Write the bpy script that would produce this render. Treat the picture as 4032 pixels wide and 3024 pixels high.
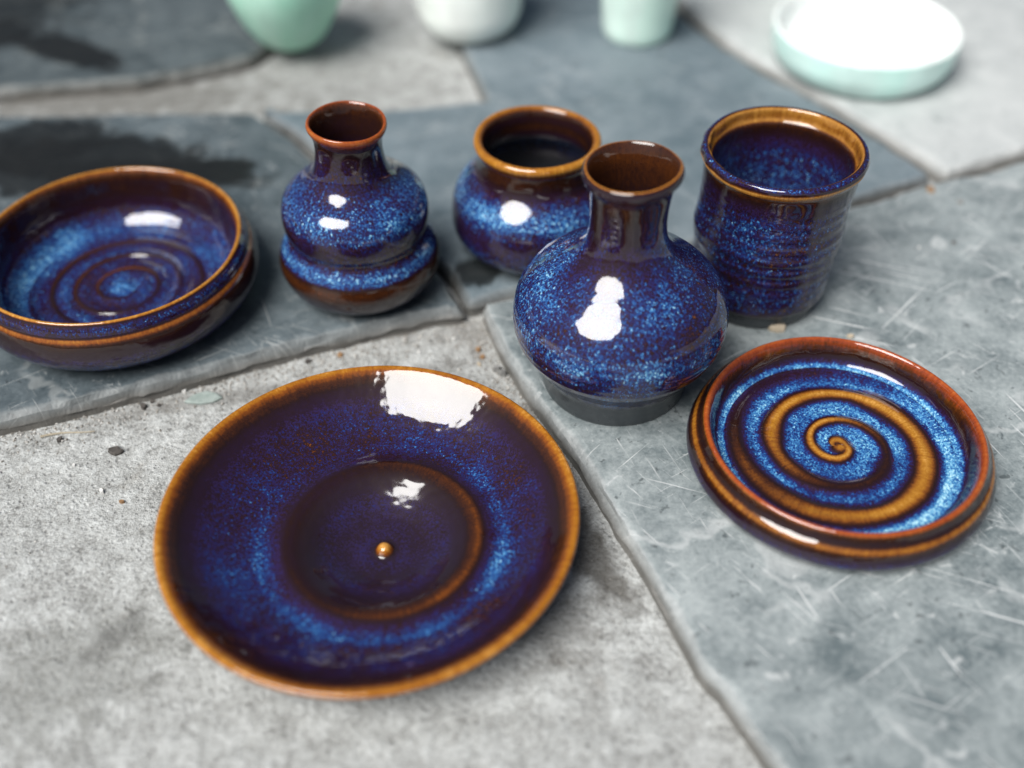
import bpy, bmesh, math, random
import numpy as np
from mathutils import Vector
from mathutils.geometry import delaunay_2d_cdt

# ------------------------------------------------------------------ clear
for o in list(bpy.data.objects):
    bpy.data.objects.remove(o)
scene = bpy.context.scene
COL = scene.collection
R = math.radians

# ------------------------------------------------------------------ camera
CAM_H = 0.36                       # metres above the stone tops
PITCH = R(43.645)                  # downward tilt
FPX = 4300.0                       # focal length in pixels of the 4032 px wide photograph
cam = bpy.data.cameras.new('camera')
cam.sensor_width = 36.0
cam.lens = FPX / 4032.0 * 36.0
cam.clip_start = 0.01
cam.clip_end = 60.0
cam_ob = bpy.data.objects.new('camera', cam)
COL.objects.link(cam_ob)
cam_ob.location = (0, 0, CAM_H)
cam_ob.rotation_euler = (math.pi / 2 - PITCH, 0, 0)
cam.dof.use_dof = True
cam.dof.focus_distance = 0.488
cam.dof.aperture_fstop = 2.6
scene.camera = cam_ob

# ------------------------------------------------------------------ light: soft overcast daylight
SUN_DIR = Vector((-0.40, -0.44, 0.84)).normalized()     # towards the bright part of the sky
world = bpy.data.worlds.new('World')
scene.world = world
world.use_nodes = True
wn = world.node_tree
wn.nodes.clear()
sky = wn.nodes.new('ShaderNodeTexSky')
sky.sky_type = 'NISHITA'
sky.sun_disc = False
sky.sun_elevation = math.asin(SUN_DIR.z)
sky.sun_rotation = math.atan2(SUN_DIR.x, SUN_DIR.y)
sky.air_density = 1.0
sky.dust_density = 4.0
bg = wn.nodes.new('ShaderNodeBackground')
bg.inputs['Strength'].default_value = 0.05
wo = wn.nodes.new('ShaderNodeOutputWorld')
wn.links.new(sky.outputs[0], bg.inputs[0])
wn.links.new(bg.outputs[0], wo.inputs[0])
sun = bpy.data.lights.new('sun', 'SUN')
sun.energy = 5.0
sun.angle = R(38)
sun.color = (1.0, 0.985, 0.96)
sun_ob = bpy.data.objects.new('sun', sun)
COL.objects.link(sun_ob)
sun_ob.rotation_euler = (-SUN_DIR).to_track_quat('-Z', 'Y').to_euler()
sun_ob.location = (0, 0, 3)
scene.view_settings.view_transform = 'Standard'
scene.view_settings.look = 'None'
scene.view_settings.exposure = 0.05
scene.view_settings.gamma = 1.0
scene.view_settings.use_curve_mapping = False

# ------------------------------------------------------------------ helpers
KD = 4032.0 / 2212.0               # I measured the photograph at 2212 px width
FW = np.array([0, math.cos(PITCH), -math.sin(PITCH)])
UPV = np.array([0, math.sin(PITCH), math.cos(PITCH)])
def at(px, py, z=0.0):
    """photo pixel (2212 wide) -> point on the horizontal plane z that it touches"""
    d = FW + np.array([1., 0, 0]) * (px * KD - 2016) / FPX + UPV * (1512 - py * KD) / FPX
    s = (z - CAM_H) / d[2]
    return np.array([0, 0, CAM_H]) + d * s

def tag(o, label=None, cat=None, group=None, kind=None):
    if label: o['label'] = label
    if cat: o['category'] = cat
    if group: o['group'] = group
    if kind: o['kind'] = kind
    return o
def empty(name, loc=(0, 0, 0), rot=(0, 0, 0)):
    o = bpy.data.objects.new(name, None)
    o.empty_display_size = 0.01
    COL.objects.link(o)
    o.location = loc
    o.rotation_euler = rot
    return o
def link(name, me, mat, parent=None):
    o = bpy.data.objects.new(name, me)
    COL.objects.link(o)
    if mat: me.materials.append(mat)
    if parent: o.parent = parent
    return o

def lattice(seed, n=64):
    return np.random.RandomState(seed).rand(n, n, n).astype(np.float32)
_LAT = lattice(7)
def vnoise(P, scale):
    """smooth value noise, P (...,3) -> 0..1"""
    q = np.asarray(P, np.float64) * scale + 1000.37
    i = np.floor(q).astype(int); f = q - i; f = f * f * (3 - 2 * f)
    n = 64; i0 = i % n; i1 = (i + 1) % n
    def g(a, b, c): return _LAT[a[..., 0], b[..., 1], c[..., 2]]
    x0 = lambda b, c: g(i0, b, c) * (1 - f[..., 0]) + g(i1, b, c) * f[..., 0]
    y0 = lambda c: x0(i0, c) * (1 - f[..., 1]) + x0(i1, c) * f[..., 1]
    return y0(i0) * (1 - f[..., 2]) + y0(i1) * f[..., 2]
def fbm(P, scale, oct=4):
    a = 0; w = 1; tot = 0
    for k in range(oct):
        a = a + w * vnoise(P, scale * 2 ** k); tot += w; w *= .5
    return a / tot

# ------------------------------------------------------------------ material helpers
class NT:
    def __init__(s, name):
        s.m = bpy.data.materials.new(name); s.m.use_nodes = True
        s.t = s.m.node_tree; s.t.nodes.clear()
        s.out = s.n('ShaderNodeOutputMaterial'); s.b = s.n('ShaderNodeBsdfPrincipled')
        s.l(s.b.outputs[0], s.out.inputs[0])
    def n(s, ty, **kw):
        x = s.t.nodes.new(ty)
        for k, v in kw.items(): setattr(x, k, v)
        return x
    def l(s, a, b): s.t.links.new(a, b)
    def put(s, sock, v):
        if hasattr(v, 'is_linked') or isinstance(v, bpy.types.NodeSocket): s.l(v, sock)
        else: sock.default_value = v
    def math(s, op, a, b=0.0, c=0.0, clamp=False):
        x = s.n('ShaderNodeMath', operation=op); x.use_clamp = clamp
        s.put(x.inputs[0], a); s.put(x.inputs[1], b)
        if op in ('MULTIPLY_ADD', 'SMOOTH_MIN', 'COMPARE'): s.put(x.inputs[2], c)
        return x.outputs[0]
    def add(s, a, b): return s.math('ADD', a, b)
    def mul(s, a, b): return s.math('MULTIPLY', a, b)
    def rng(s, v, a, b, c=0.0, d=1.0, smooth=True):
        x = s.n('ShaderNodeMapRange'); x.interpolation_type = 'SMOOTHSTEP' if smooth else 'LINEAR'
        s.put(x.inputs[0], v)
        for i, q in enumerate((a, b, c, d)): x.inputs[i + 1].default_value = q
        return x.outputs[0]
    def coord(s, which='Object'): return s.n('ShaderNodeTexCoord').outputs[which]
    def attr(s, name, out='Fac'): return s.n('ShaderNodeAttribute', attribute_name=name).outputs[out]
    def map(s, vec, scale=(1, 1, 1), rot=(0, 0, 0), loc=(0, 0, 0)):
        x = s.n('ShaderNodeMapping'); s.l(vec, x.inputs[0])
        x.inputs['Location'].default_value = loc; x.inputs['Rotation'].default_value = rot; x.inputs['Scale'].default_value = scale
        return x.outputs[0]
    def noise(s, vec, scale, detail=3, rough=.55, dist=0.0):
        x = s.n('ShaderNodeTexNoise'); s.l(vec, x.inputs['Vector'])
        x.inputs['Scale'].default_value = scale; x.inputs['Detail'].default_value = detail
        x.inputs['Roughness'].default_value = rough; x.inputs['Distortion'].default_value = dist
        return x.outputs['Fac']
    def voro(s, vec, scale, feature='F1', rand=1.0):
        x = s.n('ShaderNodeTexVoronoi', feature=feature); s.l(vec, x.inputs['Vector'])
        x.inputs['Scale'].default_value = scale; x.inputs['Randomness'].default_value = rand
        return x.outputs['Distance']
    def mix(s, f, a, b, blend='MIX'):
        x = s.n('ShaderNodeMix', data_type='RGBA', blend_type=blend)
        s.put(x.inputs[0], f)
        for sock, v in ((x.inputs[6], a), (x.inputs[7], b)):
            if isinstance(v, bpy.types.NodeSocket): s.l(v, sock)
            else: sock.default_value = (*v, 1)
        return x.outputs[2]
    def ramp(s, f, stops, interp='LINEAR'):
        x = s.n('ShaderNodeValToRGB'); s.l(f, x.inputs[0]); cr = x.color_ramp; cr.interpolation = interp
        while len(cr.elements) < len(stops): cr.elements.new(0.5)
        for e, (p, c) in zip(cr.elements, stops): e.position = p; e.color = (*c, 1)
        return x.outputs[0]
    def bump(s, h, strength, dist, normal=None):
        x = s.n('ShaderNodeBump'); s.l(h, x.inputs['Height'])
        x.inputs['Strength'].default_value = strength; x.inputs['Distance'].default_value = dist
        if normal: s.l(normal, x.inputs['Normal'])
        return x.outputs[0]

def glaze(name, amber=(.36, .150, .018), amber2=(.21, .062, .010), seed=0.0, fleck=1.0, bluish=0.0):
    """floating blue glaze: attribute t = glaze thickness (thin breaks amber, thick turns pale blue), g = bare clay"""
    s = NT(name)
    co = s.map(s.coord('Object'), loc=(seed, seed * 1.7, seed * .6))
    ring = s.attr('ring', 'Vector')
    t = s.attr('t'); g = s.attr('g')
    patch = s.noise(co, 46, 3, .55)
    band = s.noise(s.map(co, (14, 14, 90)), 1.0, 2, .5)
    fine = s.noise(s.map(co, (1, 1, .62)), 980, 2, .65, .7)
    fine2 = s.noise(s.map(co, (1, 1, .5)), 1150, 2, .6, .8)
    star = s.rng(s.voro(co, 420), .02, .26, 1.0, 0.0)
    starsel = s.rng(s.noise(co, 210, 1, .5), .56, .66)
    streak = s.noise(s.map(ring, (900, 900, 70)), 1.0, 3, .6)
    run = s.noise(s.map(ring, (260, 260, 22)), 1.0, 2, .6)
    wide = s.rng(t, .37, .58)
    tt = s.add(t, s.mul(s.add(patch, -.5), s.math('MULTIPLY_ADD', wide, .32, .10)))
    tt = s.add(tt, s.mul(s.add(run, -.5), s.math('MULTIPLY_ADD', wide, .20, .03)))
    tt = s.add(tt, s.mul(s.add(band, -.5), s.math('MULTIPLY_ADD', wide, .22, .06)))
    tt = s.add(tt, s.mul(s.mul(s.add(fine, -.5), s.math('MULTIPLY_ADD', wide, 1.15 * fleck, .14)), 1.0))
    tt = s.add(tt, s.mul(s.mul(s.rng(fine2, .56, .68), wide), .24 * fleck))
    tt = s.add(tt, s.mul(s.mul(s.mul(star, starsel), wide), .32 * fleck))
    tt = s.add(tt, s.mul(s.mul(s.add(streak, -.5), s.rng(t, .45, .2)), .13))
    tt = s.add(tt, s.math('MULTIPLY_ADD', wide, bluish, -.005))
    col = s.ramp(tt, [(0.0, (.60, .31, .075)), (.07, amber), (.14, amber2), (.22, (.060, .018, .005)),
                      (.32, (.017, .0065, .0050)), (.42, (.018, .0075, .018)), (.50, (.024, .0125, .056)), (.57, (.0125, .0125, .080)),
                      (.66, (.011, .034, .155)), (.78, (.026, .125, .35)), (.90, (.12, .37, .58)), (1.0, (.44, .70, .78))])
    bare = s.mix(s.noise(co, 300, 3, .6), (.016, .021, .026), (.050, .058, .064))
    col = s.mix(g, col, bare)
    s.l(col, s.b.inputs['Base Color'])
    s.l(s.add(s.mul(g, .22), s.math('MULTIPLY_ADD', s.noise(co, 120, 3, .6), .06, .03)), s.b.inputs['Roughness'])
    s.b.inputs['IOR'].default_value = 1.62
    h = s.add(s.mul(s.noise(co, 75, 2, .5), 1.0), s.mul(s.noise(co, 420, 1, .5), .035))
    nb = s.bump(h, .6, .0010)
    s.l(nb, s.b.inputs['Normal'])
    return s.m

# ------------------------------------------------------------------ thrown pots
def catmull(P, step):
    """P: list of (r, z, t, g, part) control points -> dense rows"""
    A = np.array([p[:4] for p in P], float); parts = [p[4] for p in P]
    rows = []; pr = []
    n = len(A)
    for i in range(n - 1):
        p0, p1, p2, p3 = A[max(i - 1, 0)], A[i], A[i + 1], A[min(i + 2, n - 1)]
        L = math.hypot(*(p2 - p1)[:2]); k = max(2, int(L / step))
        d01 = max(math.hypot(*(p1 - p0)[:2]), 1e-6) ** .5; d12 = max(L, 1e-6) ** .5; d23 = max(math.hypot(*(p3 - p2)[:2]), 1e-6) ** .5
        m1 = (p2 - p1) if i == 0 else (p1 - p0) / d01 - (p2 - p0) / (d01 + d12) + (p2 - p1) / d12
        m2 = (p2 - p1) if i == n - 2 else (p2 - p1) / d12 - (p3 - p1) / (d12 + d23) + (p3 - p2) / d23
        if i: m1 = m1 * d12
        if i < n - 2: m2 = m2 * d12
        for j in range(k):
            u = j / k
            v = (2*u**3-3*u**2+1)*p1 + (u**3-2*u**2+u)*m1 + (-2*u**3+3*u**2)*p2 + (u**3-u**2)*m2
            v[2] = p1[2] + (p2[2] - p1[2]) * (u*u*(3-2*u)); v[3] = p1[3] + (p2[3] - p1[3]) * u
            rows.append(v); pr.append(parts[i])
    rows.append(A[-1]); pr.append(parts[-1])
    rows = np.array(rows); rows[:, 0] = np.maximum(rows[:, 0], 2e-5)
    return rows, pr

def thrown(name, prof, loc, mat, label, cat, group=None, step=.0008, nseg=224, warp=None, seed=0, wob=.010, rotz=0.0, lean=(0, 0), mats=None):
    """a wheel-thrown pot: one surface of revolution, slightly uneven, split into body / rim / foot parts"""
    rows, pr = catmull(prof, step)
    n = len(rows); th = np.linspace(0, 2 * np.pi, nseg, endpoint=False)
    arc = np.concatenate([[0], np.cumsum(np.hypot(np.diff(rows[:, 0]), np.diff(rows[:, 1])))])
    rr = rows[:, 0][:, None] * np.ones((1, nseg)); zz = rows[:, 1][:, None] * np.ones((1, nseg))
    tt = rows[:, 2][:, None] * np.ones((1, nseg)); gg = rows[:, 3][:, None] * np.ones((1, nseg))
    TH = np.ones((n, 1)) * th[None]
    zmax = rows[:, 1].max(); hz = np.clip(zz / zmax, 0, 1)
    cyl = np.stack([np.cos(TH) * .6, np.sin(TH) * .6, zz * 8 + seed * 3.1], -1)
    rr = rr * (1 + wob * (vnoise(cyl, 1.6) - .5) * 2 * np.minimum(1, zz / .01 + .1))
    zz = zz + hz * .0022 * (vnoise(np.stack([np.cos(TH), np.sin(TH), 0 * TH + seed], -1), .9) - .5) * 2 * min(1, wob / .010)
    gg = gg
    if warp:
        rr, zz, tt, gg = warp(rr, zz, tt, gg, TH, pr, arc)
    X = rr * np.cos(TH) + lean[0] * hz; Y = rr * np.sin(TH) + lean[1] * hz
    V = np.stack([X, Y, zz], -1)
    du = np.roll(V, -1, 1) - np.roll(V, 1, 1); dv = np.empty_like(V)
    dv[1:-1] = V[2:] - V[:-2]; dv[0] = V[1] - V[0]; dv[-1] = V[-1] - V[-2]
    N = np.cross(du, dv); ln = np.linalg.norm(N, axis=-1, keepdims=True); N = N / np.maximum(ln, 1e-14)
    N[0] = (0, 0, -1); N[-1] = (0, 0, 1)
    ring = np.stack([np.cos(TH) * .05, np.sin(TH) * .05, arc[:, None] + 0 * TH], -1)
    root = empty(name, loc, (0, 0, rotz))
    tag(root, label, cat, group)
    i = 0
    while i < n - 1:                                  # contiguous runs of the same part name
        j = i
        while j < n - 1 and pr[j] == pr[i]: j += 1
        sl = slice(i, j + 1); m = j + 1 - i
        v = V[sl].reshape(-1, 3); nn = N[sl].reshape(-1, 3)
        a = np.arange(m - 1)[:, None] * nseg; b = np.arange(nseg)[None]; b2 = (b + 1) % nseg
        F = np.stack([a + b, a + b2, a + nseg + b2, a + nseg + b], -1).reshape(-1, 4)
        me = bpy.data.meshes.new(pr[i])
        me.vertices.add(len(v)); me.vertices.foreach_set('co', v.ravel().astype(np.float32))
        me.loops.add(F.size); me.loops.foreach_set('vertex_index', F.ravel().astype(np.int32))
        me.polygons.add(len(F)); me.polygons.foreach_set('loop_start', (np.arange(len(F)) * 4).astype(np.int32))
        me.polygons.foreach_set('use_smooth', np.ones(len(F), bool))
        me.update(calc_edges=True)
        for an, arr in (('t', tt), ('g', gg)):
            at_ = me.attributes.new(an, 'FLOAT', 'POINT'); at_.data.foreach_set('value', arr[sl].ravel().astype(np.float32))
        at_ = me.attributes.new('ring', 'FLOAT_VECTOR', 'POINT'); at_.data.foreach_set('vector', ring[sl].ravel().astype(np.float32))
        me.normals_split_custom_set_from_vertices(nn.astype(np.float32).tolist())
        link(pr[i], me, (mats or {}).get(pr[i], mat), root)
        i = j
    return root

B, RM, FT, IN = 'body', 'rim', 'foot', 'inner_wall'

# ------------------------------------------------------------------ setting: concrete bed and paving stones
def concrete():
    s = NT('rough_concrete')
    co = s.coord('Object')
    big = s.noise(co, 6, 3, .6); mid = s.noise(co, 85, 3, .6); fine = s.noise(co, 520, 3, .75); spk = s.noise(co, 1300, 2, .6)
    base = s.ramp(s.add(s.mul(mid, .40), s.mul(fine, .60)), [(.34, (.165, .165, .158)), (.45, (.315, .322, .312)), (.54, (.415, .428, .42)), (.66, (.55, .57, .56))])
    base = s.mix(s.rng(spk, .60, .72), base, (.62, .63, .61))
    base = s.mix(s.mul(s.rng(s.voro(co, 260), .13, .05), s.rng(mid, .45, .6)), base, (.10, .098, .09))
    base = s.mix(s.mul(s.rng(big, .54, .74), .30), base, (.26, .263, .255))
    base = s.mix(s.mul(s.rng(s.noise(s.map(co, loc=(3, 1, 0)), 30, 3, .6), .62, .74), .25), base, (.26, .22, .17))
    for (px, py, rx, ry, an, k, c) in ((1272, 1190, .012, .040, .45, .70, (.060, .052, .042)), (1190, 1340, .018, .026, .5, .35, (.085, .075, .062)), (560, 850, .10, .006, .22, .45, (.11, .10, .088)),  # first: dirt beside the plate, also painting in the shadow at its right
                                       (150, 1450, .05, .028, .6, .40, (.16, .165, .15)), (240, 1380, .016, .006, .9, .5, (.09, .09, .085)), (1020, 720, .022, .016, .2, .40, (.15, .14, .125)), (150, 205, .16, .045, -.05, .75, (.13, .125, .112)), (640, 175, .12, .05, 0., .40, (.20, .20, .19))):  # last two: left-hand shade painted into the strip's concrete colour
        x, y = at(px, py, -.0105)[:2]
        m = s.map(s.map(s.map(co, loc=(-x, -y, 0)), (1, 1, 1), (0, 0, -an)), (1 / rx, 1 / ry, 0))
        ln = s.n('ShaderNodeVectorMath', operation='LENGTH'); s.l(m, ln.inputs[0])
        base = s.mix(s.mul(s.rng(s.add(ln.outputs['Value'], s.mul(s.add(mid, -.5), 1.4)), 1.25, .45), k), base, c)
    s.l(base, s.b.inputs['Base Color']); s.b.inputs['Roughness'].default_value = .93
    s.b.inputs['Specular IOR Level'].default_value = .25
    h = s.add(s.mul(mid, .5), s.add(s.mul(fine, .55), s.mul(s.rng(s.voro(co, 320), 0, .4), .25)))
    s.l(s.bump(h, 1.0, .0022), s.b.inputs['Normal'])
    return s.m

def slate(name, c_lo, c_hi, vein, dark_patches=(), seed=0.0, scratch=1.0, rough=.5):
    s = NT(name)
    co0 = s.coord('Object'); co = s.map(co0, loc=(seed, seed * 2.3, 0))
    big = s.noise(co, 9, 4, .6, .6); mid = s.noise(co, 48, 4, .65, .4); fine = s.noise(co, 380, 4, .7)
    f = s.add(s.mul(big, .36), s.add(s.mul(mid, .38), s.mul(fine, .26)))
    base = s.ramp(f, [(.40, c_lo), (.50, tuple((a + b) / 2 for a, b in zip(c_lo, c_hi))), (.60, c_hi)])
    # dark mineral flecks and pale bruises
    base = s.mix(s.mul(s.rng(s.noise(co, 150, 3, .6, .5), .62, .70), .7), base, tuple(.45 * a for a in c_lo))
    base = s.mix(s.mul(s.rng(s.noise(s.map(co, loc=(5, 2, 0)), 95, 4, .7, 1.0), .60, .70), .55), base, vein)
    # scratches in several directions
    sc = None
    for k, (an, a, b, th) in enumerate(((.35, 16, 620, .68), (1.2, 20, 560, .69), (-.6, 24, 760, .685), (2.3, 14, 480, .70), (.9, 34, 900, .68))):
        n_ = s.noise(s.map(s.map(co, (1, 1, 1), (0, 0, an)), (a, b, 1), (0, 0, 0), (k * 3.7, k, 0)), 1.0, 2, .5, .25)
        r_ = s.rng(n_, th - .02, th + .03)
        gate = s.rng(s.noise(s.map(co, loc=(k * 2.1, 0, 0)), 16, 2, .5), .42, .58)
        r_ = s.mul(r_, gate)
        sc = r_ if sc is None else s.math('MAXIMUM', sc, r_)
    base = s.mix(s.mul(sc, .85 * scratch), base, vein)
    # broad wandering veins
    wv = s.n('ShaderNodeVectorMath', operation='MULTIPLY_ADD'); nz = s.n('ShaderNodeTexNoise'); s.l(co, nz.inputs['Vector']); nz.inputs['Scale'].default_value = 26; nz.inputs['Detail'].default_value = 3
    s.l(nz.outputs['Color'], wv.inputs[0]); wv.inputs[1].default_value = (.07, .07, 0); s.l(co, wv.inputs[2])
    vd = s.voro(s.map(wv.outputs[0], (1, 1.6, 1)), 12, 'DISTANCE_TO_EDGE')
    vv = s.mul(s.rng(vd, .045, .005), s.rng(s.noise(s.map(co, loc=(1, 7, 0)), 17, 2, .6), .46, .58))
    base = s.mix(s.mul(vv, .34), base, vein)
    for (x, y, rx, ry, an, dark) in dark_patches:  # near-black soft-edged ellipses mixed into the base colour
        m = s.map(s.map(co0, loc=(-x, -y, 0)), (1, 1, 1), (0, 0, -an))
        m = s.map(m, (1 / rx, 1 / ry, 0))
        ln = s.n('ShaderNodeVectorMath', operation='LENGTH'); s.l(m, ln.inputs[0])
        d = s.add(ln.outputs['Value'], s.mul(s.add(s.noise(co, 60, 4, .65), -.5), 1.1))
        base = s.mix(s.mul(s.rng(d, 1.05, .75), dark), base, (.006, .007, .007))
    # crumbled pale edges
    e = s.attr('edge')
    eg = s.rng(s.add(e, s.mul(s.add(mid, -.5), .9)), .25, .75)
    base = s.mix(s.mul(eg, .45), base, s.mix(fine, tuple(.45 * v for v in vein), vein))
    base = s.mix(s.mul(s.attr('side'), .85), base, s.mix(mid, (.050, .044, .036), (.19, .178, .16)))
    s.l(base, s.b.inputs['Base Color'])
    s.l(s.math('MULTIPLY_ADD', mid, .3, rough - .12), s.b.inputs['Roughness'])
    s.b.inputs['Specular IOR Level'].default_value = .4
    h = s.add(s.mul(big, .8), s.add(s.mul(mid, .5), s.add(s.mul(fine, .22), 0.0)))
    s.l(s.bump(h, .85, .0016), s.b.inputs['Normal'])
    return s.m

Z_LOW = -0.0105
def ground_z(x, y):
    P = np.stack([np.asarray(x, float), np.asarray(y, float), 0 * np.asarray(x, float)], -1)
    return Z_LOW + .0008 * (fbm(P, 160, 3) - .5) * 2 + .0016 * (fbm(P, 22, 2) - .5)
def build_ground():
    def axis(a, b, fine, lo, hi):
        f = np.arange(a, b, fine)
        g1 = lo + (a - lo) * (1 - np.geomspace(1, .004, 22)) / .996; g1 = g1[:-1]
        g2 = (b + (hi - b) * (np.geomspace(.004, 1, 22) - .004) / .996)
        return np.concatenate([g1, f, g2[0:]])
    xs = axis(-.34, .17, .0022, -4, 4); ys = axis(.13, .46, .0022, -3, 6)
    X, Y = np.meshgrid(xs, ys); Z = ground_z(X, Y)
    V = np.stack([X, Y, Z], -1).reshape(-1, 3); ny, nx = X.shape
    a = np.arange(ny - 1)[:, None] * nx + np.arange(nx - 1)[None]
    F = np.stack([a, a + 1, a + nx + 1, a + nx], -1).reshape(-1, 4)
    me = bpy.data.meshes.new('ground'); me.from_pydata(V.tolist(), [], F.tolist())
    me.polygons.foreach_set('use_smooth', np.ones(len(F), bool))
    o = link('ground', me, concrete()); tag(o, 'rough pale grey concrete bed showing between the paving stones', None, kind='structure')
    return o
ground = build_ground()
paving = empty('pavement'); tag(paving, 'uneven slate paving stones set in concrete', None, kind='structure')

def paving_stone(px, mat, label, seed, top=0.0, chip=1.0):
    """px: outline in photo pixels on the stone's top (or ('w', x, y) in metres)"""
    pts = [np.array(p[1:]) if p[0] == 'w' else at(p[0], p[1], top)[:2] for p in px]
    area = sum(a[0] * b[1] - b[0] * a[1] for a, b in zip(pts, pts[1:] + pts[:1]))
    if area < 0: pts = pts[::-1]
    dense = []
    for a, b in zip(pts, pts[1:] + pts[:1]):
        L = np.linalg.norm(b - a); k = max(1, int(L / .0022))
        if L > 1.0: k = max(1, int(L / .02))
        for j in range(k): dense.append(a + (b - a) * j / k)
    D = np.array(dense); n = len(D)
    for _ in range(3):                                           # worn corners
        D = (np.roll(D, 1, 0) + D * 2 + np.roll(D, -1, 0)) / 4
    T = np.roll(D, -1, 0) - np.roll(D, 1, 0); T /= np.linalg.norm(T, axis=1)[:, None] + 1e-12
    NI = np.stack([-T[:, 1], T[:, 0]], -1)                      # inward
    P3 = np.concatenate([D, np.full((n, 1), seed * 1.37)], 1)
    D = D + NI * (.0040 * (fbm(P3, 30, 3) - .5))[:, None]
    def ns(o, sc): return np.clip((fbm(P3 + o, sc, 3) - .5) * 2.2 + .5, 0, 1)
    n1 = ns(3, 45); n2 = ns(7, 60); n3 = ns(11, 105); n4 = ns(17, 38)
    z1 = -.0004 - .0016 * chip * n1 * n2
    z2 = z1 - .0010 - .0022 * chip * n4
    rings = [(.0042 + .0026 * chip * n1 + .0016 * n3, 0 * n1, 0.0),
             (.0017 + .0022 * chip * n1 + .0012 * n3, z1, .75),
             (.0006 + .0014 * n4 + .0007 * n3, z2, 1.0),
             (.0000 + .0018 * (n2 - .5), -.0050 - .0020 * n3, .62),
             (.0004 + .0016 * (n4 - .5), -.0080 + .0012 * n2, .40),
             (-.0010 + .0024 * (n2 - .5), np.full(n, -.0145), .30)]
    bm = bmesh.new(); lay = bm.verts.layers.float.new('edge'); lay2 = bm.verts.layers.float.new('side'); vr = []
    for (ins, dz, e), sd in zip(rings, (0, 0, .25, .9, 1, 1)):
        q = D + NI * np.asarray(ins)[:, None]; row = []
        for i in range(n):
            v = bm.verts.new((q[i, 0], q[i, 1], top + dz[i])); v[lay] = e; v[lay2] = sd; row.append(v)
        vr.append(row)
    for r0, r1 in zip(vr, vr[1:]):
        for i in range(n):
            j = (i + 1) % n; bm.faces.new((r1[i], r1[j], r0[j], r0[i]))
    co2 = [Vector((v.co.x, v.co.y)) for v in vr[0]]
    res = delaunay_2d_cdt(co2, [(i, (i + 1) % n) for i in range(n)], [], 1, 1e-7)
    orig = [vr[0][o[0]] if o else None for o in res[3]]
    for k, o in enumerate(orig):
        if o is None: orig[k] = bm.verts.new((res[0][k].x, res[0][k].y, top))
    for tri in res[2]:
        try: bm.faces.new([orig[k] for k in tri])
        except ValueError: pass
    bm.normal_update()
    me = bpy.data.meshes.new('paving_stone'); bm.to_mesh(me); bm.free()
    o = link('paving_stone', me, mat, paving); o['label'] = label
    return o

VE = (.58, .60, .60)
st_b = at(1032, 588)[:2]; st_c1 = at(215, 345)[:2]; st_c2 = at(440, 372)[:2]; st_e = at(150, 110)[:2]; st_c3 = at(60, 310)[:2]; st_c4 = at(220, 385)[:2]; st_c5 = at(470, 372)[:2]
M_A = slate('slate_pale_blue', (.105, .132, .140), (.335, .372, .375), VE, seed=1.3, scratch=1.0, rough=.52)
M_B = slate('slate_blue', (.095, .130, .150), (.185, .225, .248), (.30, .33, .34), dark_patches=[(st_b[0], st_b[1], .016, .013, .4, .9)], seed=4.1, scratch=.6)
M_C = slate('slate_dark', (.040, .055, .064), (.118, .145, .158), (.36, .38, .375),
            dark_patches=[(st_c1[0], st_c1[1], .085, .030, -.1, .95), (st_c2[0], st_c2[1], .040, .016, .1, .9), (st_c3[0], st_c3[1], .06, .03, .3, .9), (st_c4[0], st_c4[1], .10, .022, 0., .9), (st_c5[0], st_c5[1], .022, .018, 0., .85)], seed=7.7, scratch=.9)
M_E = slate('slate_dim', (.036, .048, .053), (.088, .108, .116), (.26, .28, .27), dark_patches=[(st_e[0], st_e[1], .055, .018, -.5, .95), (st_e[0] - .08, st_e[1] + .02, .06, .03, .2, .8), (st_e[0] - .16, st_e[1] + .06, .16, .10, .2, .8)], seed=9.2, scratch=.5)  # near-black patches, the widest over its left part
M_F = slate('slate_pale', (.36, .385, .385), (.50, .52, .515), (.58, .60, .59), seed=12.4, scratch=.7)

paving_stone([(1036, 652), (1090, 757), (1150, 858), (1215, 938), (1268, 1012), (1334, 1130), (1424, 1270), (1506, 1430), (1604, 1550), (1690, 1662), (1800, 1850),
              ('w', .75, .05), ('w', .78, .53), (2300, 322), (2034, 386), (1560, 512), (1200, 610)],
             M_A, 'pale blue-grey stone with a scratched face, under the cup and the swirl dish', 1, chip=.9)
paving_stone([(1012, 655), (972, 590), (900, 505), (760, 385), (640, 285), (560, 235), (800, 238), (1052, 214), (1034, 176), (996, 96), (985, 0), (975, -80),
              (1400, -90), (1440, 0), (1510, 62), (1640, 148), (1776, 222), (1900, 298), (2022, 378), (1560, 505), (1200, 602)],
             M_B, 'blue-grey stone with a black stain, under the squat jar', 2, chip=.5)
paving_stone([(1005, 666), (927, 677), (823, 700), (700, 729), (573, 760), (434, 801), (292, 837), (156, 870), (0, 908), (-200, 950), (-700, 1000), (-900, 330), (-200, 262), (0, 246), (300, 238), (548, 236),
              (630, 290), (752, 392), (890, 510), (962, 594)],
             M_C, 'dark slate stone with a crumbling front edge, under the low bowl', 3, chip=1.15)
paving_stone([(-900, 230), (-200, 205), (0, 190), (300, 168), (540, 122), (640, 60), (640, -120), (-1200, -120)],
             M_E, 'dark, black-patched stone beyond the strip of bare concrete', 4, chip=.6)
paving_stone([(2046, 372), (1912, 288), (1788, 212), (1652, 138), (1530, 60), (1470, 0), (1430, -90), (2500, -120), (2700, 215), (2300, 300)],
             M_F, 'pale weathered stone under the white dish', 5, chip=.7)

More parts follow.
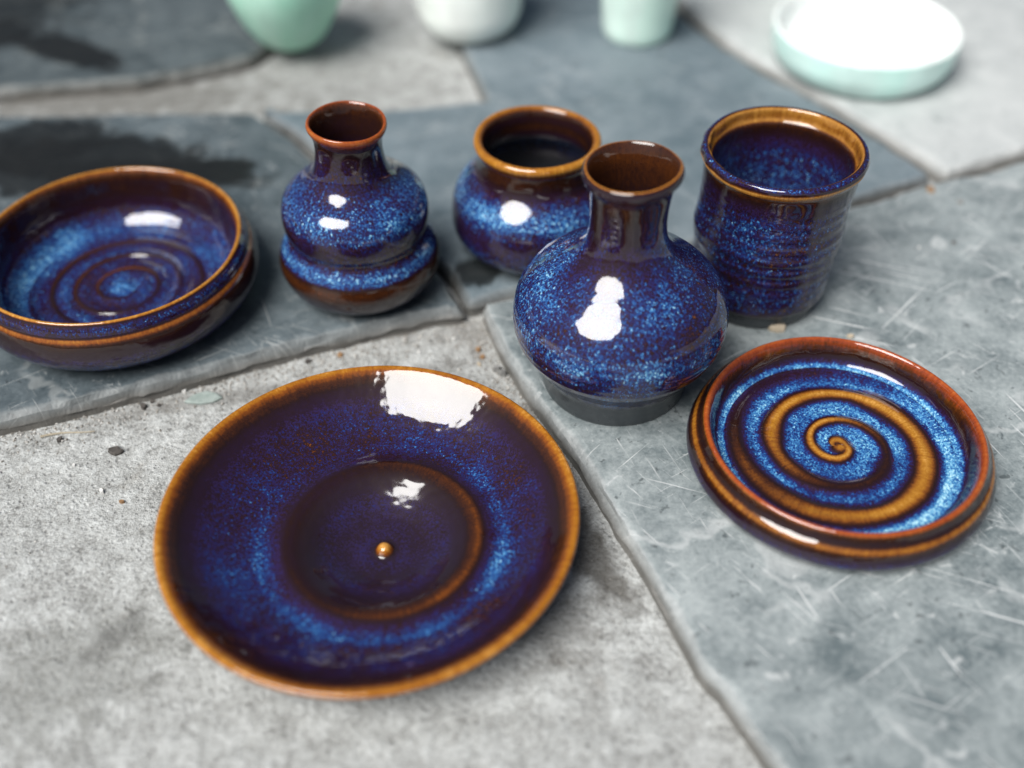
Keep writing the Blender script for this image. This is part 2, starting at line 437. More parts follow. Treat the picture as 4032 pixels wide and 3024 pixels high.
# ------------------------------------------------------------------ the blue pots
# 1 bottle vase
G1 = glaze('glaze_bottle', seed=1.0, bluish=-.05)
prof = [(0, .0012, .4, 1, FT), (.027, .0010, .4, 1, FT), (.0305, .0, .4, 1, FT), (.0337, .0005, .4, 1, FT), (.0347, .004, .4, 1, FT), (.0357, .0105, .42, 1, FT), (.0362, .0132, .42, 1, FT),
        (.0370, .0152, .50, .5, B), (.0384, .0180, .54, 0, B), (.0408, .0220, .55, 0, B), (.0440, .0266, .53, 0, B), (.0470, .0320, .49, 0, B), (.0484, .0385, .57, 0, B), (.0483, .0455, .66, 0, B),
        (.0468, .0525, .62, 0, B), (.0434, .0588, .60, 0, B), (.0384, .0642, .63, 0, B), (.0320, .0690, .61, 0, B), (.0256, .0735, .56, 0, B), (.0206, .0785, .52, 0, B), (.0177, .0840, .47, 0, B), (.0165, .0900, .44, 0, B), (.0164, .0975, .41, 0, B),
        (.0170, .1055, .37, 0, B), (.0177, .1105, .36, 0, B),
        (.0187, .1133, .34, 0, RM), (.0198, .1143, .14, 0, RM), (.0206, .1155, .38, 0, RM), (.0208, .1175, .40, 0, RM), (.0203, .1190, .38, 0, RM), (.0195, .1197, .06, 0, RM), (.0187, .1196, .26, 0, RM),
        (.0176, .1180, .27, 0, IN), (.0160, .1140, .25, 0, IN), (.0147, .1080, .28, 0, IN), (.0134, .0980, .32, 0, IN), (.0130, .0890, .36, 0, IN), (.0150, .0800, .40, 0, IN), (.0260, .0690, .45, 0, IN),
        (.0400, .0560, .5, 0, IN), (.0440, .0400, .5, 0, IN), (.0380, .0250, .5, 0, IN), (.0250, .0130, .5, 0, IN), (0, .0110, .5, 0, IN)]
def warp_bottle(rr, zz, tt, gg, TH, pr, arc):
    body = np.array([p == B for p in pr])[:, None]
    fing = np.sin(zz / .0042 * 2 * np.pi + TH) * .00010 * np.clip((zz - .02) / .01, 0, 1) * np.clip((.06 - zz) / .01, 0, 1)
    rr = rr + body * fing
    drip = .004 * (vnoise(np.stack([np.cos(TH), np.sin(TH), 0 * TH], -1), 2.2) - .5)
    tt = tt + body * .22 * (vnoise(np.stack([np.cos(TH) * 3, np.sin(TH) * 3, zz * 60], -1), 1.0) - .5)
    return rr, zz, tt, gg, 
bottle = thrown('bottle_vase', prof, (.0488, .3828, -.0002), G1, 'round-bellied blue bottle vase with a tall narrow neck and dark foot', 'vase', 'blue glazed pots', warp=warp_bottle, seed=1, lean=(.0002, -.0028))

def makers_mark(root):
    """faint pressed oval and seal on the neck of the bottle"""
    s = NT('glaze_over_stamp'); s.b.inputs['Base Color'].default_value = (.030, .022, .040, 1); s.b.inputs['Roughness'].default_value = .08; s.b.inputs['IOR'].default_value = 1.72
    def rn(z): return np.interp(z, [.0785, .0840, .0900, .0975, .1055, .1105], [.0206, .0177, .0165, .0164, .0170, .0177])
    A0 = -math.pi / 2 - .42; bm = bmesh.new()
    def stroke(pts, r=.00020, closed=False):
        ring = []
        for u, z in pts:
            a = A0 + u / rn(z); c = Vector((math.cos(a), math.sin(a), 0)); p = c * (rn(z) + .00002) + Vector((.0002 * z / .1197, -.0028 * z / .1197, z)); ring.append((p, c))
        n = len(ring); rows = []
        for k in range(n):
            d = (ring[(k + 1) % n][0] - ring[k - 1][0]) if closed else (ring[min(k + 1, n - 1)][0] - ring[max(k - 1, 0)][0])
            d.normalize(); s1 = ring[k][1]; s2 = d.cross(s1).normalized()
            rows.append([bm.verts.new(ring[k][0] + s1 * math.sin(q) * r + s2 * math.cos(q) * r) for q in [i * math.pi / 3 for i in range(6)]])
        for k in range(n if closed else n - 1):
            a_, b_ = rows[k], rows[(k + 1) % n]
            for i in range(6): f = bm.faces.new((a_[i], a_[(i + 1) % 6], b_[(i + 1) % 6], b_[i])); f.smooth = True
    stroke([(.0029 * math.cos(q) , .1015 + .0018 * math.sin(q) - .0004 * math.cos(q)) for q in np.linspace(0, 2 * math.pi, 36, endpoint=False)], closed=True)
    stroke([(.0024 * math.cos(q) - .0002, .0942 + .0028 * math.sin(q)) for q in np.linspace(-2.6, 1.9, 30)])
    stroke([(-.0004, .0968), (-.0003, .0945), (-.0005, .0923)]); stroke([(-.0018, .0942), (.0002, .0944), (.0015, .0940)])
    bm.normal_update(); me = bpy.data.meshes.new('makers_mark'); bm.to_mesh(me); bm.free(); link('makers_mark', me, s.m, root)
makers_mark(bottle)

# 2 double gourd vase
G2 = glaze('glaze_gourd', amber=(.36, .105, .014), amber2=(.27, .055, .012), seed=2.0, bluish=-.085)
prof = [(0, .0012, .4, 1, FT), (.022, .0010, .4, 1, FT), (.0255, .0, .4, .9, FT), (.0285, .0008, .4, .8, FT), (.0340, .0048, .44, .45, B), (.0384, .0095, .45, .3, B), (.0404, .0145, .38, .05, B), (.0411, .0185, .29, 0, B),
        (.0408, .0222, .26, 0, B), (.0401, .0248, .31, 0, B), (.0393, .0264, .68, 0, B), (.0378, .0292, .78, 0, B), (.0358, .0318, .70, 0, B), (.0346, .0338, .50, 0, B), (.0348, .0358, .54, 0, B), (.0358, .0390, .52, 0, B), (.0366, .0430, .46, 0, B),
        (.0368, .0470, .48, 0, B), (.0362, .0515, .66, 0, B), (.0343, .0560, .70, 0, B), (.0305, .0600, .66, 0, B), (.0250, .0632, .62, 0, B), (.0208, .0664, .55, 0, B), (.0182, .0705, .50, 0, B), (.0168, .0760, .50, 0, B), (.0162, .0820, .44, 0, B),
        (.0165, .0868, .34, 0, B), (.0176, .0905, .24, 0, RM), (.0187, .0926, .15, 0, RM), (.0192, .0942, .11, 0, RM), (.0188, .0955, .10, 0, RM), (.0180, .0958, .13, 0, RM), (.0172, .0950, .20, 0, RM),
        (.0160, .0920, .30, 0, IN), (.0148, .0880, .32, 0, IN), (.0136, .0820, .34, 0, IN), (.0136, .0740, .40, 0, IN), (.0165, .0670, .45, 0, IN), (.0290, .0570, .5, 0, IN), (.0330, .0460, .5, 0, IN), (.0315, .0345, .5, 0, IN),
        (.0360, .0250, .5, 0, IN), (.0340, .0120, .5, 0, IN), (.0200, .0070, .5, 0, IN), (0, .0065, .5, 0, IN)]
gourd = thrown('gourd_vase', prof, (-.0790, .4566, -.0002), G2, 'double-bulb blue vase with a pinched waist and flared orange lip', 'vase', 'blue glazed pots', seed=2, wob=.013, lean=(.0010, 0))

# 3 squat jar
G3 = glaze('glaze_jar', amber=(.37, .155, .016), amber2=(.21, .068, .009), seed=3.0, bluish=-.085)
prof = [(0, .0012, .4, 1, FT), (.021, .0010, .4, 1, FT), (.0240, .0, .4, .9, FT), (.0272, .0008, .4, .7, FT), (.0352, .0060, .50, .2, B), (.0412, .0115, .60, 0, B), (.0440, .0165, .58, 0, B), (.0450, .0220, .50, 0, B), (.0449, .0280, .46, 0, B),
        (.0441, .0335, .56, 0, B), (.0420, .0390, .78, 0, B), (.0385, .0435, .76, 0, B), (.0345, .0475, .56, 0, B), (.0315, .0515, .40, 0, B), (.0302, .0560, .30, 0, B), (.0302, .0600, .26, 0, B),
        (.0312, .0628, .16, 0, RM), (.0325, .0645, .09, 0, RM), (.0328, .0662, .08, 0, RM), (.0318, .0677, .08, 0, RM), (.0302, .0681, .10, 0, RM), (.0288, .0673, .15, 0, RM),
        (.0278, .0655, .30, 0, IN), (.0270, .0625, .36, 0, IN), (.0266, .0580, .30, 0, IN), (.0268, .0530, .42, 0, IN), (.0300, .0480, .66, 0, IN), (.0370, .0410, .60, 0, IN), (.0410, .0300, .40, .6, IN), (.0405, .0190, .40, 1, IN), (.0330, .0090, .4, 1, IN), (.0180, .0065, .4, 1, IN), (0, .0060, .4, 1, IN)]
jar = thrown('squat_jar', prof, (.0130, .4885, -.0002), G3, 'squat blue jar with a wide mouth and thick amber lip', 'jar', 'blue glazed pots', seed=3, wob=.010)

# 4 straight cup
G4 = glaze('glaze_cup', amber=(.37, .170, .030), amber2=(.19, .065, .010), seed=4.0, fleck=1.0, bluish=-.065)
prof = [(0, .0012, .4, 1, FT), (.026, .0010, .4, 1, FT), (.0285, .0, .4, 1, FT), (.0312, .0004, .4, 1, FT), (.0320, .0030, .4, 1, FT), (.0322, .0072, .4, 1, FT), (.0326, .0084, .38, .9, FT),
        (.0338, .0090, .34, .2, B), (.0347, .0105, .44, 0, B), (.0350, .0150, .56, 0, B), (.0351, .0220, .58, 0, B), (.0352, .0310, .54, 0, B), (.0360, .0400, .58, 0, B), (.0363, .0460, .60, 0, B), (.0357, .0540, .60, 0, B), (.0359, .0640, .56, 0, B),
        (.0364, .0720, .46, 0, B), (.0368, .0775, .32, 0, B), (.0371, .0795, .24, 0, B), (.0377, .0806, .20, 0, RM), (.0386, .0818, .11, 0, RM), (.0390, .0832, .05, 0, RM), (.0389, .0848, .40, 0, RM), (.0382, .0862, .56, 0, RM), (.0370, .0868, .54, 0, RM),
        (.0358, .0864, .08, 0, RM), (.0350, .0852, .10, 0, RM), (.0345, .0830, .14, 0, RM), (.0338, .0806, .10, 0, RM),
        (.0330, .0796, .28, 0, IN), (.0326, .0760, .34, 0, IN), (.0322, .0700, .46, 0, IN), (.0320, .0600, .58, 0, IN), (.0320, .0450, .62, 0, IN), (.0316, .0280, .62, 0, IN), (.0300, .0150, .6, 0, IN), (.0220, .0090, .56, 0, IN), (0, .0085, .56, 0, IN)]
def warp_cup(rr, zz, tt, gg, TH, pr, arc):
    body = np.array([p == B for p in pr])[:, None]
    env = np.clip((zz - .014) / .01, 0, 1) * np.clip((.074 - zz) / .012, 0, 1)
    ph = zz / .0068 * 2 * np.pi + TH
    rr = rr + body * env * (.00020 * np.sin(ph) + .00010 * np.sin(zz / .0023 * 2 * np.pi + 2 * TH)) * (.4 + 1.2 * vnoise(np.stack([np.cos(TH), np.sin(TH), zz * 60], -1), 1.3))
    # thumb dent on the side towards the bottle vase
    d = np.exp(-((np.mod(TH - 3.35 + np.pi, 2 * np.pi) - np.pi) / .35) ** 2 - ((zz - .026) / .012) ** 2)
    d2 = np.exp(-((np.mod(TH - 3.30 + np.pi, 2 * np.pi) - np.pi) / .35) ** 2 - ((zz - .047) / .012) ** 2)
    rr = rr + body * (-.0012 * d + .0014 * d2)
    tt = tt - body * env * .06 * np.clip(np.sin(ph), 0, 1)
    rim = np.array([p == RM for p in pr])[:, None]
    rr = rr + rim * .0003 * np.sin(TH * 9 + 5 * np.sin(TH * 2)) * (zz > .0815) * (zz < .0852)
    return rr, zz, tt, gg
cup = thrown('tumbler_cup', prof, (.1266, .4486, -.0002), G4, 'straight-sided blue cup with throwing rings and a rolled amber rim', 'cup', 'blue glazed pots', warp=warp_cup, seed=4, wob=.008, lean=(.0020, 0))

# 5 low bowl
G5 = glaze('glaze_low_bowl', amber=(.36, .150, .016), amber2=(.21, .060, .009), seed=5.0, fleck=.9, bluish=-.05)
prof = [(0, .0012, .4, .9, FT), (.046, .0010, .4, .9, FT), (.0500, .0, .4, .8, FT), (.0545, .0008, .42, .7, FT), (.0625, .0055, .52, .3, B), (.0685, .0115, .54, 0, B), (.0712, .0175, .46, 0, B), (.0710, .0225, .37, 0, B), (.0699, .0268, .32, 0, B),
        (.0691, .0284, .15, 0, B), (.0684, .0294, .13, 0, B), (.0676, .0306, .44, 0, B), (.0672, .0326, .58, 0, B), (.0664, .0345, .56, 0, B), (.0655, .0356, .40, 0, B),
        (.0650, .0364, .09, 0, RM), (.0644, .0368, .06, 0, RM), (.0636, .0366, .08, 0, RM), (.0628, .0356, .16, 0, RM),
        (.0618, .0330, .27, 0, IN), (.0612, .0290, .32, 0, IN), (.0606, .0240, .33, 0, IN), (.0594, .0190, .42, 0, IN), (.0572, .0140, .57, 0, IN), (.0530, .0100, .58, 0, IN),
        (.0470, .0080, .60, 0, 'floor'), (.0380, .0072, .52, 0, 'floor'), (.0250, .0068, .54, 0, 'floor'), (.0120, .0066, .56, 0, 'floor'), (0, .0066, .60, 0, 'floor')]
def spiral(rr, TH, Rf, a0, pitch, off, width):
    """distance to a clockwise spiral groove, 0..1 closeness, plus the turn number"""
    ph = np.mod(-TH / (2 * np.pi) + off, 1.0)
    rho = rr / Rf
    k = np.round((rho - a0) / pitch - ph)
    turn = np.maximum(k + ph, 0)
    dist = rho - (a0 + pitch * turn)
    return np.exp(-(dist / width) ** 2), turn, rho
def warp_bowl(rr, zz, tt, gg, TH, pr, arc):
    fl = np.array([p in ('floor',) for p in pr])[:, None] * 1.0
    flw = np.array([p in ('floor', IN) for p in pr])[:, None] * 1.0
    c, turn, rho = spiral(rr, TH, .056, .10, .200, .15, .022)
    on = fl * (turn > .2) * (rho < .82)
    zz = zz + on * c * .0007 + flw * .0004 * np.sin(rho * 40) * (rho < .95)
    tt = tt - on * c * (.42 - .05 * turn) * (.80 + .30 * np.sin(TH - .6))
    tt = tt + flw * (rho < 1.02) * .16 * np.exp(-((rho - .90) / .13) ** 2) * (.10 + 1.2 * np.clip(np.cos(TH - 2.6), 0, 1))
    tt = tt + fl * .16 * np.exp(-(rho / .16) ** 2) + fl * .10 * np.exp(-((rho - .52) / .07) ** 2)
    return rr, zz, tt, gg
bowl = thrown('low_bowl', prof, (-.2013, .4436, -.0002), G5, 'low wide blue bowl with ridged sides and a spiral on its floor', 'bowl', 'blue glazed pots', warp=warp_bowl, seed=5, wob=.006, step=.0007, nseg=320)

# 6 swirl dish
G6 = glaze('glaze_swirl_dish', amber=(.35, .150, .016), amber2=(.20, .066, .009), seed=6.0, fleck=.62, bluish=-.03)
G6R = glaze('glaze_swirl_rim', amber=(.36, .085, .018), amber2=(.24, .042, .010), seed=6.0, fleck=.85)
prof = [(0, .0010, .45, .6, FT), (.046, .0010, .45, .6, FT), (.0500, .0, .45, .5, FT), (.0540, .0006, .45, .4, FT), (.0610, .0020, .46, .1, B), (.0650, .0046, .50, 0, B), (.0664, .0078, .50, 0, B), (.0660, .0104, .42, 0, B), (.0650, .0126, .30, 0, B), (.0642, .0142, .12, 0, B),
        (.0633, .0152, .13, 0, B), (.0623, .0161, .31, 0, B), (.0614, .0174, .34, 0, B), (.0606, .0190, .28, 0, B),
        (.0600, .0200, .13, 0, RM), (.0593, .0206, .10, 0, RM), (.0585, .0206, .11, 0, RM), (.0576, .0198, .15, 0, RM), (.0570, .0185, .17, 0, RM),
        (.0564, .0165, .22, 0, IN), (.0558, .0145, .30, 0, IN), (.0550, .0125, .36, 0, IN), (.0538, .0105, .50, 0, IN), (.0522, .0092, .82, 0, IN),
        (.0495, .0086, .86, 0, 'floor'), (.0440, .0083, .80, 0, 'floor'), (.0340, .0082, .75, 0, 'floor'), (.0220, .0082, .76, 0, 'floor'), (.0100, .0082, .76, 0, 'floor'), (0, .0082, .74, 0, 'floor')]
def warp_swirl(rr, zz, tt, gg, TH, pr, arc):
    fl = np.array([p in ('floor',) for p in pr])[:, None] * 1.0
    c, turn, rho = spiral(rr, TH, .0560, .055, .300, .0, .062)
    rn_ = vnoise(np.stack([np.cos(TH) * 1.2, np.sin(TH) * 1.2, turn * .9], -1), 1.7)
    fade = np.clip(np.interp(turn, [0, .1, .45, .75, .95, 1.05, 1.30, 1.42, 1.6, 1.8, 2.2, 2.45, 2.6, 2.9], [.95, 1, 1, 1, .75, .62, .62, .85, 1, 1, 1.0, .85, .6, .4]), 0, 2)
    on = fl * (rho < .97)
    w = np.interp(turn, [0, .5, 1.0, 1.4, 1.8, 2.4], [.058, .054, .054, .082, .100, .105])
    w = w * (.72 + .56 * rn_)
    d = np.exp(-(np.sqrt(np.maximum(-np.log(np.maximum(c, 1e-9)), 0)) * .062 / w) ** 2) ** 1.0
    x_ = np.sqrt(np.maximum(-np.log(np.maximum(c, 1e-9)), 0)) * .062 / w
    d = np.exp(-x_ ** 3)
    blob = np.exp(-(((rr * np.cos(TH) - .0005) / .0045) ** 2 + ((rr * np.sin(TH) + .0015) / .0036) ** 2) ** 1.5)
    d = np.maximum(d, blob * fl)
    tt = tt - on * d * .66 * fade
    zz = zz + on * d * .0012 + fl * .00012 * np.sin(rho * 70 + TH)
    crest = np.exp(-(np.sqrt(np.maximum(-np.log(np.maximum(c, 1e-9)), 0)) * .062 / (w * .35)) ** 2)
    tt = tt - on * crest * .04
    tt = tt + on * .10 * np.exp(-((rho - .88) / .06) ** 2) * np.clip(np.cos(TH + .15) * .8 + .3, 0, 1)
    return rr, zz, tt, gg
swirl = thrown('swirl_dish', prof, (.1436, .3292, -.0002), G6, 'small shallow dish with a raised amber swirl in bright blue glaze', 'dish', 'blue glazed pots', warp=warp_swirl, seed=6, wob=.005, step=.0006, nseg=360, mats={RM: G6R})

# 7 wide plate
G7 = glaze('glaze_plate', amber=(.34, .130, .010), amber2=(.20, .055, .006), seed=7.0, fleck=.8, bluish=-.055)
prof = [(0, .0012, .4, .8, FT), (.040, .0010, .4, .8, FT), (.0440, .0, .4, .8, FT), (.0480, .0010, .42, .6, FT), (.0560, .0060, .42, .2, B), (.0680, .0130, .36, 0, B), (.0780, .0200, .34, 0, B), (.0830, .0243, .32, 0, B),
        (.0848, .0262, .28, 0, RM), (.0855, .0276, .15, 0, RM), (.0852, .0288, .09, 0, RM), (.0842, .0293, .08, 0, RM), (.0828, .0290, .10, 0, RM), (.0812, .0280, .18, 0, RM),
        (.0790, .0262, .28, 0, IN), (.0745, .0228, .40, 0, IN), (.0680, .0184, .51, 0, IN), (.0610, .0148, .54, 0, IN), (.0550, .0125, .55, 0, IN), (.0510, .0116, .64, 0, IN), (.0485, .0113, .58, 0, 'floor'),
        (.0440, .0120, .46, 0, 'floor'), (.0400, .0126, .27, 0, 'floor'), (.0370, .0122, .32, 0, 'floor'), (.0325, .0105, .37, .1, 'floor'), (.0240, .0062, .47, .1, 'floor'), (.0160, .0033, .43, .1, 'floor'), (.0085, .0025, .46, .1, 'floor'), (.0046, .0025, .40, .1, 'floor'),
        (.0036, .0032, .20, 0, 'knob'), (.0026, .0048, .08, 0, 'knob'), (.0013, .0057, .03, 0, 'knob'), (0, .0059, .02, 0, 'knob')]
def warp_plate(rr, zz, tt, gg, TH, pr, arc):
    inn = np.array([p in (IN, 'floor') for p in pr])[:, None] * 1.0
    tt = tt + inn * .10 * np.exp(-((rr - .050) / .004) ** 2) * (np.cos(TH + 1.2) * .9)
    tt = tt - inn * .08 * np.exp(-((rr - .0395) / .0035) ** 2) * (np.cos(TH + .3))
    zz = zz + inn * .00002 * np.sin(rr / .0048 * 2 * np.pi + TH) * np.clip(rr / .01, 0, 1) * np.clip((.078 - rr) / .02, 0, 1)
    # the thrown centre sits a little off the rim's centre
    return rr, zz, tt, gg
plate = thrown('wide_plate', prof, (-.0579, .2856, Z_LOW - .0004), G7, 'wide shallow blue plate with an amber edge and small knob at its centre', 'plate', 'blue glazed pots', warp=warp_plate, seed=7, wob=.004, step=.0007, nseg=360)
# off-centre throwing: shift the inside of the plate a few millimetres
for ch in plate.children:
    if ch.name.split('.')[0] in (IN, 'floor', 'knob'):
        me = ch.data; n = len(me.vertices); co = np.empty(n * 3, np.float32); me.vertices.foreach_get('co', co); co = co.reshape(-1, 3)
        r = np.hypot(co[:, 0], co[:, 1]); w = np.clip((.0812 - r) / .035, 0, 1); w = w * w * (3 - 2 * w)
        co[:, 0] += .0042 * w; co[:, 1] += -.0010 * w
        me.vertices.foreach_set('co', co.ravel()); me.update()

# ------------------------------------------------------------------ pale green pots behind
def celadon(name, c, inner=None):
    s = NT(name); co = s.coord('Object')
    f = s.noise(co, 40, 3, .55)
    pool = s.rng(s.noise(s.map(co, (30, 30, 8)), 1.0, 2, .5), .4, .65)
    s.l(s.mix(s.mul(pool, .5), s.mix(s.rng(f, .3, .7), tuple(.82 * v for v in c), c), tuple(v ** 1.8 for v in c)), s.b.inputs['Base Color'])
    s.b.inputs['Roughness'].default_value = .16; s.b.inputs['IOR'].default_value = 1.5
    s.b.inputs['Subsurface Weight'].default_value = .15; s.b.inputs['Subsurface Radius'].default_value = (.004, .005, .005); s.b.inputs['Subsurface Scale'].default_value = .4
    return s.m
CE1 = celadon('celadon_green', (.50, .80, .66)); CE2 = celadon('celadon_white', (.88, .93, .89)); CE3 = celadon('celadon_mint', (.74, .91, .83)); CE4 = celadon('celadon_dish_mint', (.70, .93, .87)); CE5 = celadon('celadon_dish_white', (.90, .94, .92)); CE6 = celadon('celadon_apple', (.58, .88, .62))
def simple(rz, wall=.003, floor=.005):
    """outer (r,z) list -> closed pot profile with rim and inside"""
    P = [(0, .001, .5, 0, FT), (rz[0][0] - .004, .001, .5, 0, FT), (rz[0][0] - .001, 0, .5, 0, FT)]
    P += [(r, z, .5, 0, B) for r, z in rz]
    r, z = rz[-1]
    P += [(r - .0003, z + .001, .5, 0, RM), (r - wall * .5, z + .0016, .5, 0, RM), (r - wall, z + .0008, .5, 0, RM)]
    P += [(a - wall, max(b, floor), .5, 0, IN) for a, b in rz[::-1][1:] if b > floor + .002]
    P += [(rz[0][0] * .6, floor, .5, 0, IN), (0, floor, .5, 0, IN)]
    return P
grp = 'pale green pots standing behind'
def contact(px, py, r): p = at(px, py); return (p[0], p[1] + r, -.0002)
p1 = thrown('round_vase', simple([(.0200, .0006), (.024, .004), (.033, .018), (.0405, .038), (.0415, .052), (.036, .070), (.024, .086), (.017, .098), (.019, .112)]), contact(622, 112, .02), CE1, 'rounded pale green pot on narrow foot, beyond the gourd vase', 'vase', grp, step=.002, nseg=96, seed=11)
p2 = thrown('tall_cup', simple([(.022, .0006), (.030, .004), (.0365, .014), (.0385, .030), (.0385, .060), (.0395, .085)]), contact(1012, 96, .024), CE2, 'nearly white round-bottomed cup beyond the squat jar', 'cup', grp, step=.002, nseg=96, seed=12)
p3 = thrown('tapered_cup', simple([(.0225, .0006), (.0245, .004), (.0262, .020), (.0290, .050), (.0320, .085)]), contact(1380, 104, .0225), CE3, 'mint green tapered cup behind the bottle vase', 'cup', grp, step=.002, nseg=96, seed=13)
wd = [(0, .001, .5, 0, FT), (.044, .001, .5, 0, FT), (.047, 0, .5, 0, FT), (.0515, .0008, .5, 0, B), (.0575, .006, .5, 0, B), (.0608, .013, .5, 0, B), (.0618, .021, .5, 0, B), (.0622, .0265, .5, 0, B), (.0620, .0282, .5, 0, RM), (.0606, .0290, .5, 0, RM), (.0590, .0282, .5, 0, RM),
      (.0580, .0255, .5, 0, IN), (.0568, .0200, .5, 0, IN), (.054, .0150, .5, 0, IN), (.046, .0118, .5, 0, 'floor'), (.025, .0108, .5, 0, 'floor'), (0, .0106, .5, 0, 'floor')]
p4 = thrown('shallow_dish', wd, (.2390, .6990, -.0002), CE4, 'shallow mint dish with a white inside on the pale stone', 'dish', grp, step=.0015, nseg=128, seed=14, wob=.004, mats={IN: CE5, 'floor': CE5, RM: CE5})
p5 = thrown('small_cup', simple([(.020, .0006), (.0225, .004), (.026, .020), (.028, .050), (.029, .070)]), contact(1765, -28, .02), CE6, 'apple green cup behind the shallow mint dish', 'cup', grp, step=.002, nseg=96, seed=15)

# ------------------------------------------------------------------ chips and pebbles
def plain(name, c, c2, rough=.8, scale=300):
    s = NT(name); co = s.coord('Object'); f = s.noise(co, scale, 4, .65)
    s.l(s.mix(s.rng(f, .3, .7), c, c2), s.b.inputs['Base Color']); s.b.inputs['Roughness'].default_value = rough
    s.l(s.bump(f, .6, .0006), s.b.inputs['Normal']); return s.m
MC_green = plain('chip_green_slate', (.22, .27, .25), (.31, .36, .34), .65)
MC_dark = plain('pebble_dark', (.045, .04, .036), (.10, .09, .082))
MC_grey = plain('pebble_grey', (.14, .14, .135), (.30, .30, .29))
MC_tan = plain('lump_plaster', (.36, .30, .22), (.52, .45, .35), .9)
MC_brown = plain('chip_brown', (.20, .11, .05), (.36, .22, .11))
MC_white = plain('chip_white', (.55, .55, .53), (.72, .72, .70))
MC_twig = plain('twig_pale', (.30, .26, .19), (.42, .37, .28))
def flake(name, px, size, thick, mat, z0, label, cat, seed, sides=7, squash=.6, rot=0.0, group=None, outline=None, lift=0.0):
    rnd = random.Random(seed); c = at(px[0], px[1], z0)
    bm = bmesh.new(); top = []; bot = []; mid = []
    if outline is None:
        outline = [(math.cos(2 * math.pi * k / sides) * (.75 + .45 * rnd.random()), math.sin(2 * math.pi * k / sides) * squash * (.75 + .45 * rnd.random())) for k in range(sides)]
    for x, y in outline:
        h = .8 + .4 * rnd.random()
        bot.append(bm.verts.new((x * size * .96, y * size * .96, -.0006)))
        mid.append(bm.verts.new((x * size, y * size, thick * .55 * h)))
        top.append(bm.verts.new((x * size * .86, y * size * .86, thick * h)))
    n = len(outline)
    for k in range(n):
        j = (k + 1) % n
        bm.faces.new((bot[k], bot[j], mid[j], mid[k])); bm.faces.new((mid[k], mid[j], top[j], top[k]))
    bm.faces.new(top); bm.faces.new(bot[::-1]); bm.normal_update()
    me = bpy.data.meshes.new(name); bm.to_mesh(me); bm.free()
    if z0 < -.001: z0 = float(np.mean([ground_z(c[0] + dx * size * .6, c[1] + dy * size * .4) for dx in (-1, 0, 1) for dy in (-1, 0, 1)])) + .0003
    o = link(name, me, mat); o.location = (c[0], c[1], z0 + lift); o.rotation_euler = (0, 0, rot)
    tag(o, label, cat, group); return o
ZC = Z_LOW + .0002
flake('slate_chip', (440, 861), .0092, .0013, MC_green, ZC, 'flat grey-green slate chip lying between low bowl and plate', 'stone chip', 1, outline=[(-.98, -.30), (-.55, -.42), (.0, -.46), (.62, -.28), (1.0, .02), (.72, .30), (.10, .52), (-.28, .36), (-.62, .22)])
flake('pebble', (250, 976), .0034, .0016, MC_dark, ZC, 'flat dark brown pebble alone on open concrete', 'pebble', 2, 9, .75)
flake('pebble', (1072, 801), .0026, .0030, MC_grey, ZC, 'grey angular pebble between plate rim and stone edge', 'pebble', 3, 6, .8)
flake('pebble', (1087, 812), .0020, .0034, MC_grey, ZC, 'smaller grey pebble touching the stone edge by the plate', 'pebble', 4, 6, .9)
flake('plaster_lump', (1679, 712), .0042, .0034, MC_tan, 0.0, 'beige crumb of plaster at the foot of the cup', 'crumb', 5, 8, .75)
flake('plaster_lump', (1836, 728), .0019, .0014, MC_tan, 0.0, 'tiny cream crumb just behind the swirl dish rim', 'crumb', 6, 7, .7)
rnd = random.Random(21)
for k, (x, y, m, nm, lb, sc) in enumerate([
        (1033, 757, MC_brown, 'bark_chip', 'long brown bark chip on concrete near the pale stone corner', 1.3),
        (1042, 773, MC_brown, 'bark_chip', 'brown bark chip leaning against the side of the pale stone', 1.2),
        (1035, 788, MC_tan, 'bark_chip', 'tan wood chip beside the grey pebbles by the plate', 1.0),
        (330, 868, MC_dark, 'pebble', 'tiny dark crumb in the gritty heap under the dark stone edge', .9),
        (344, 876, MC_dark, 'pebble', 'tiny dark crumb nearest the slate chip under the dark stone edge', .9),
        (310, 880, MC_dark, 'pebble', 'larger dark crumb in the gritty heap under the dark stone edge', 1.4),
        (398, 843, MC_white, 'stone_chip', 'white stone flake against the dark stone edge', 1.2),
        (220, 1062, MC_white, 'stone_chip', 'sharp white flake on open concrete left of the plate', 1.2),
        (263, 1085, MC_brown, 'bark_chip', 'brown speck of bark near the sharp white flake', .9),
        (160, 1006, MC_white, 'stone_chip', 'small white chip on open concrete near the dark pebble', .7),
        (735, 768, MC_brown, 'bark_chip', 'brown bark sliver between dark stone edge and plate rim', 1.1),
        (665, 782, MC_dark, 'pebble', 'dark crumb between dark stone edge and plate rim', 1.0),
        (130, 952, MC_dark, 'pebble', 'dark crumb beside the pale twig', 1.3),
        (2010, 412, MC_brown, 'bark_chip', 'tan chip on pale blue stone near the paving joint', 1.5),
        (2074, 438, MC_grey, 'pebble', 'grey pebble on pale blue stone near the paving joint', 1.3),
        (2060, 525, MC_dark, 'pebble', 'dark crumb on the scratched stone beside the cup', 1.2),
        (1985, 535, MC_white, 'stone_chip', 'white speck of stone on the scratched stone beside the cup', .6),
        (980, 735, MC_white, 'stone_chip', 'white chip on concrete between plate rim and bottle vase', .9),
        (905, 762, MC_white, 'stone_chip', 'white chip close behind the plate rim', .8)]):
    flake(nm, (x, y), (.0011 + .0008 * rnd.random()) * sc, (.0008 + .0006 * rnd.random()) * sc, m, 0.0 if x > 1500 else ZC, lb, nm.replace('_', ' '), 40 + k, 6, .6 + .3 * rnd.random(), rnd.random() * 6)
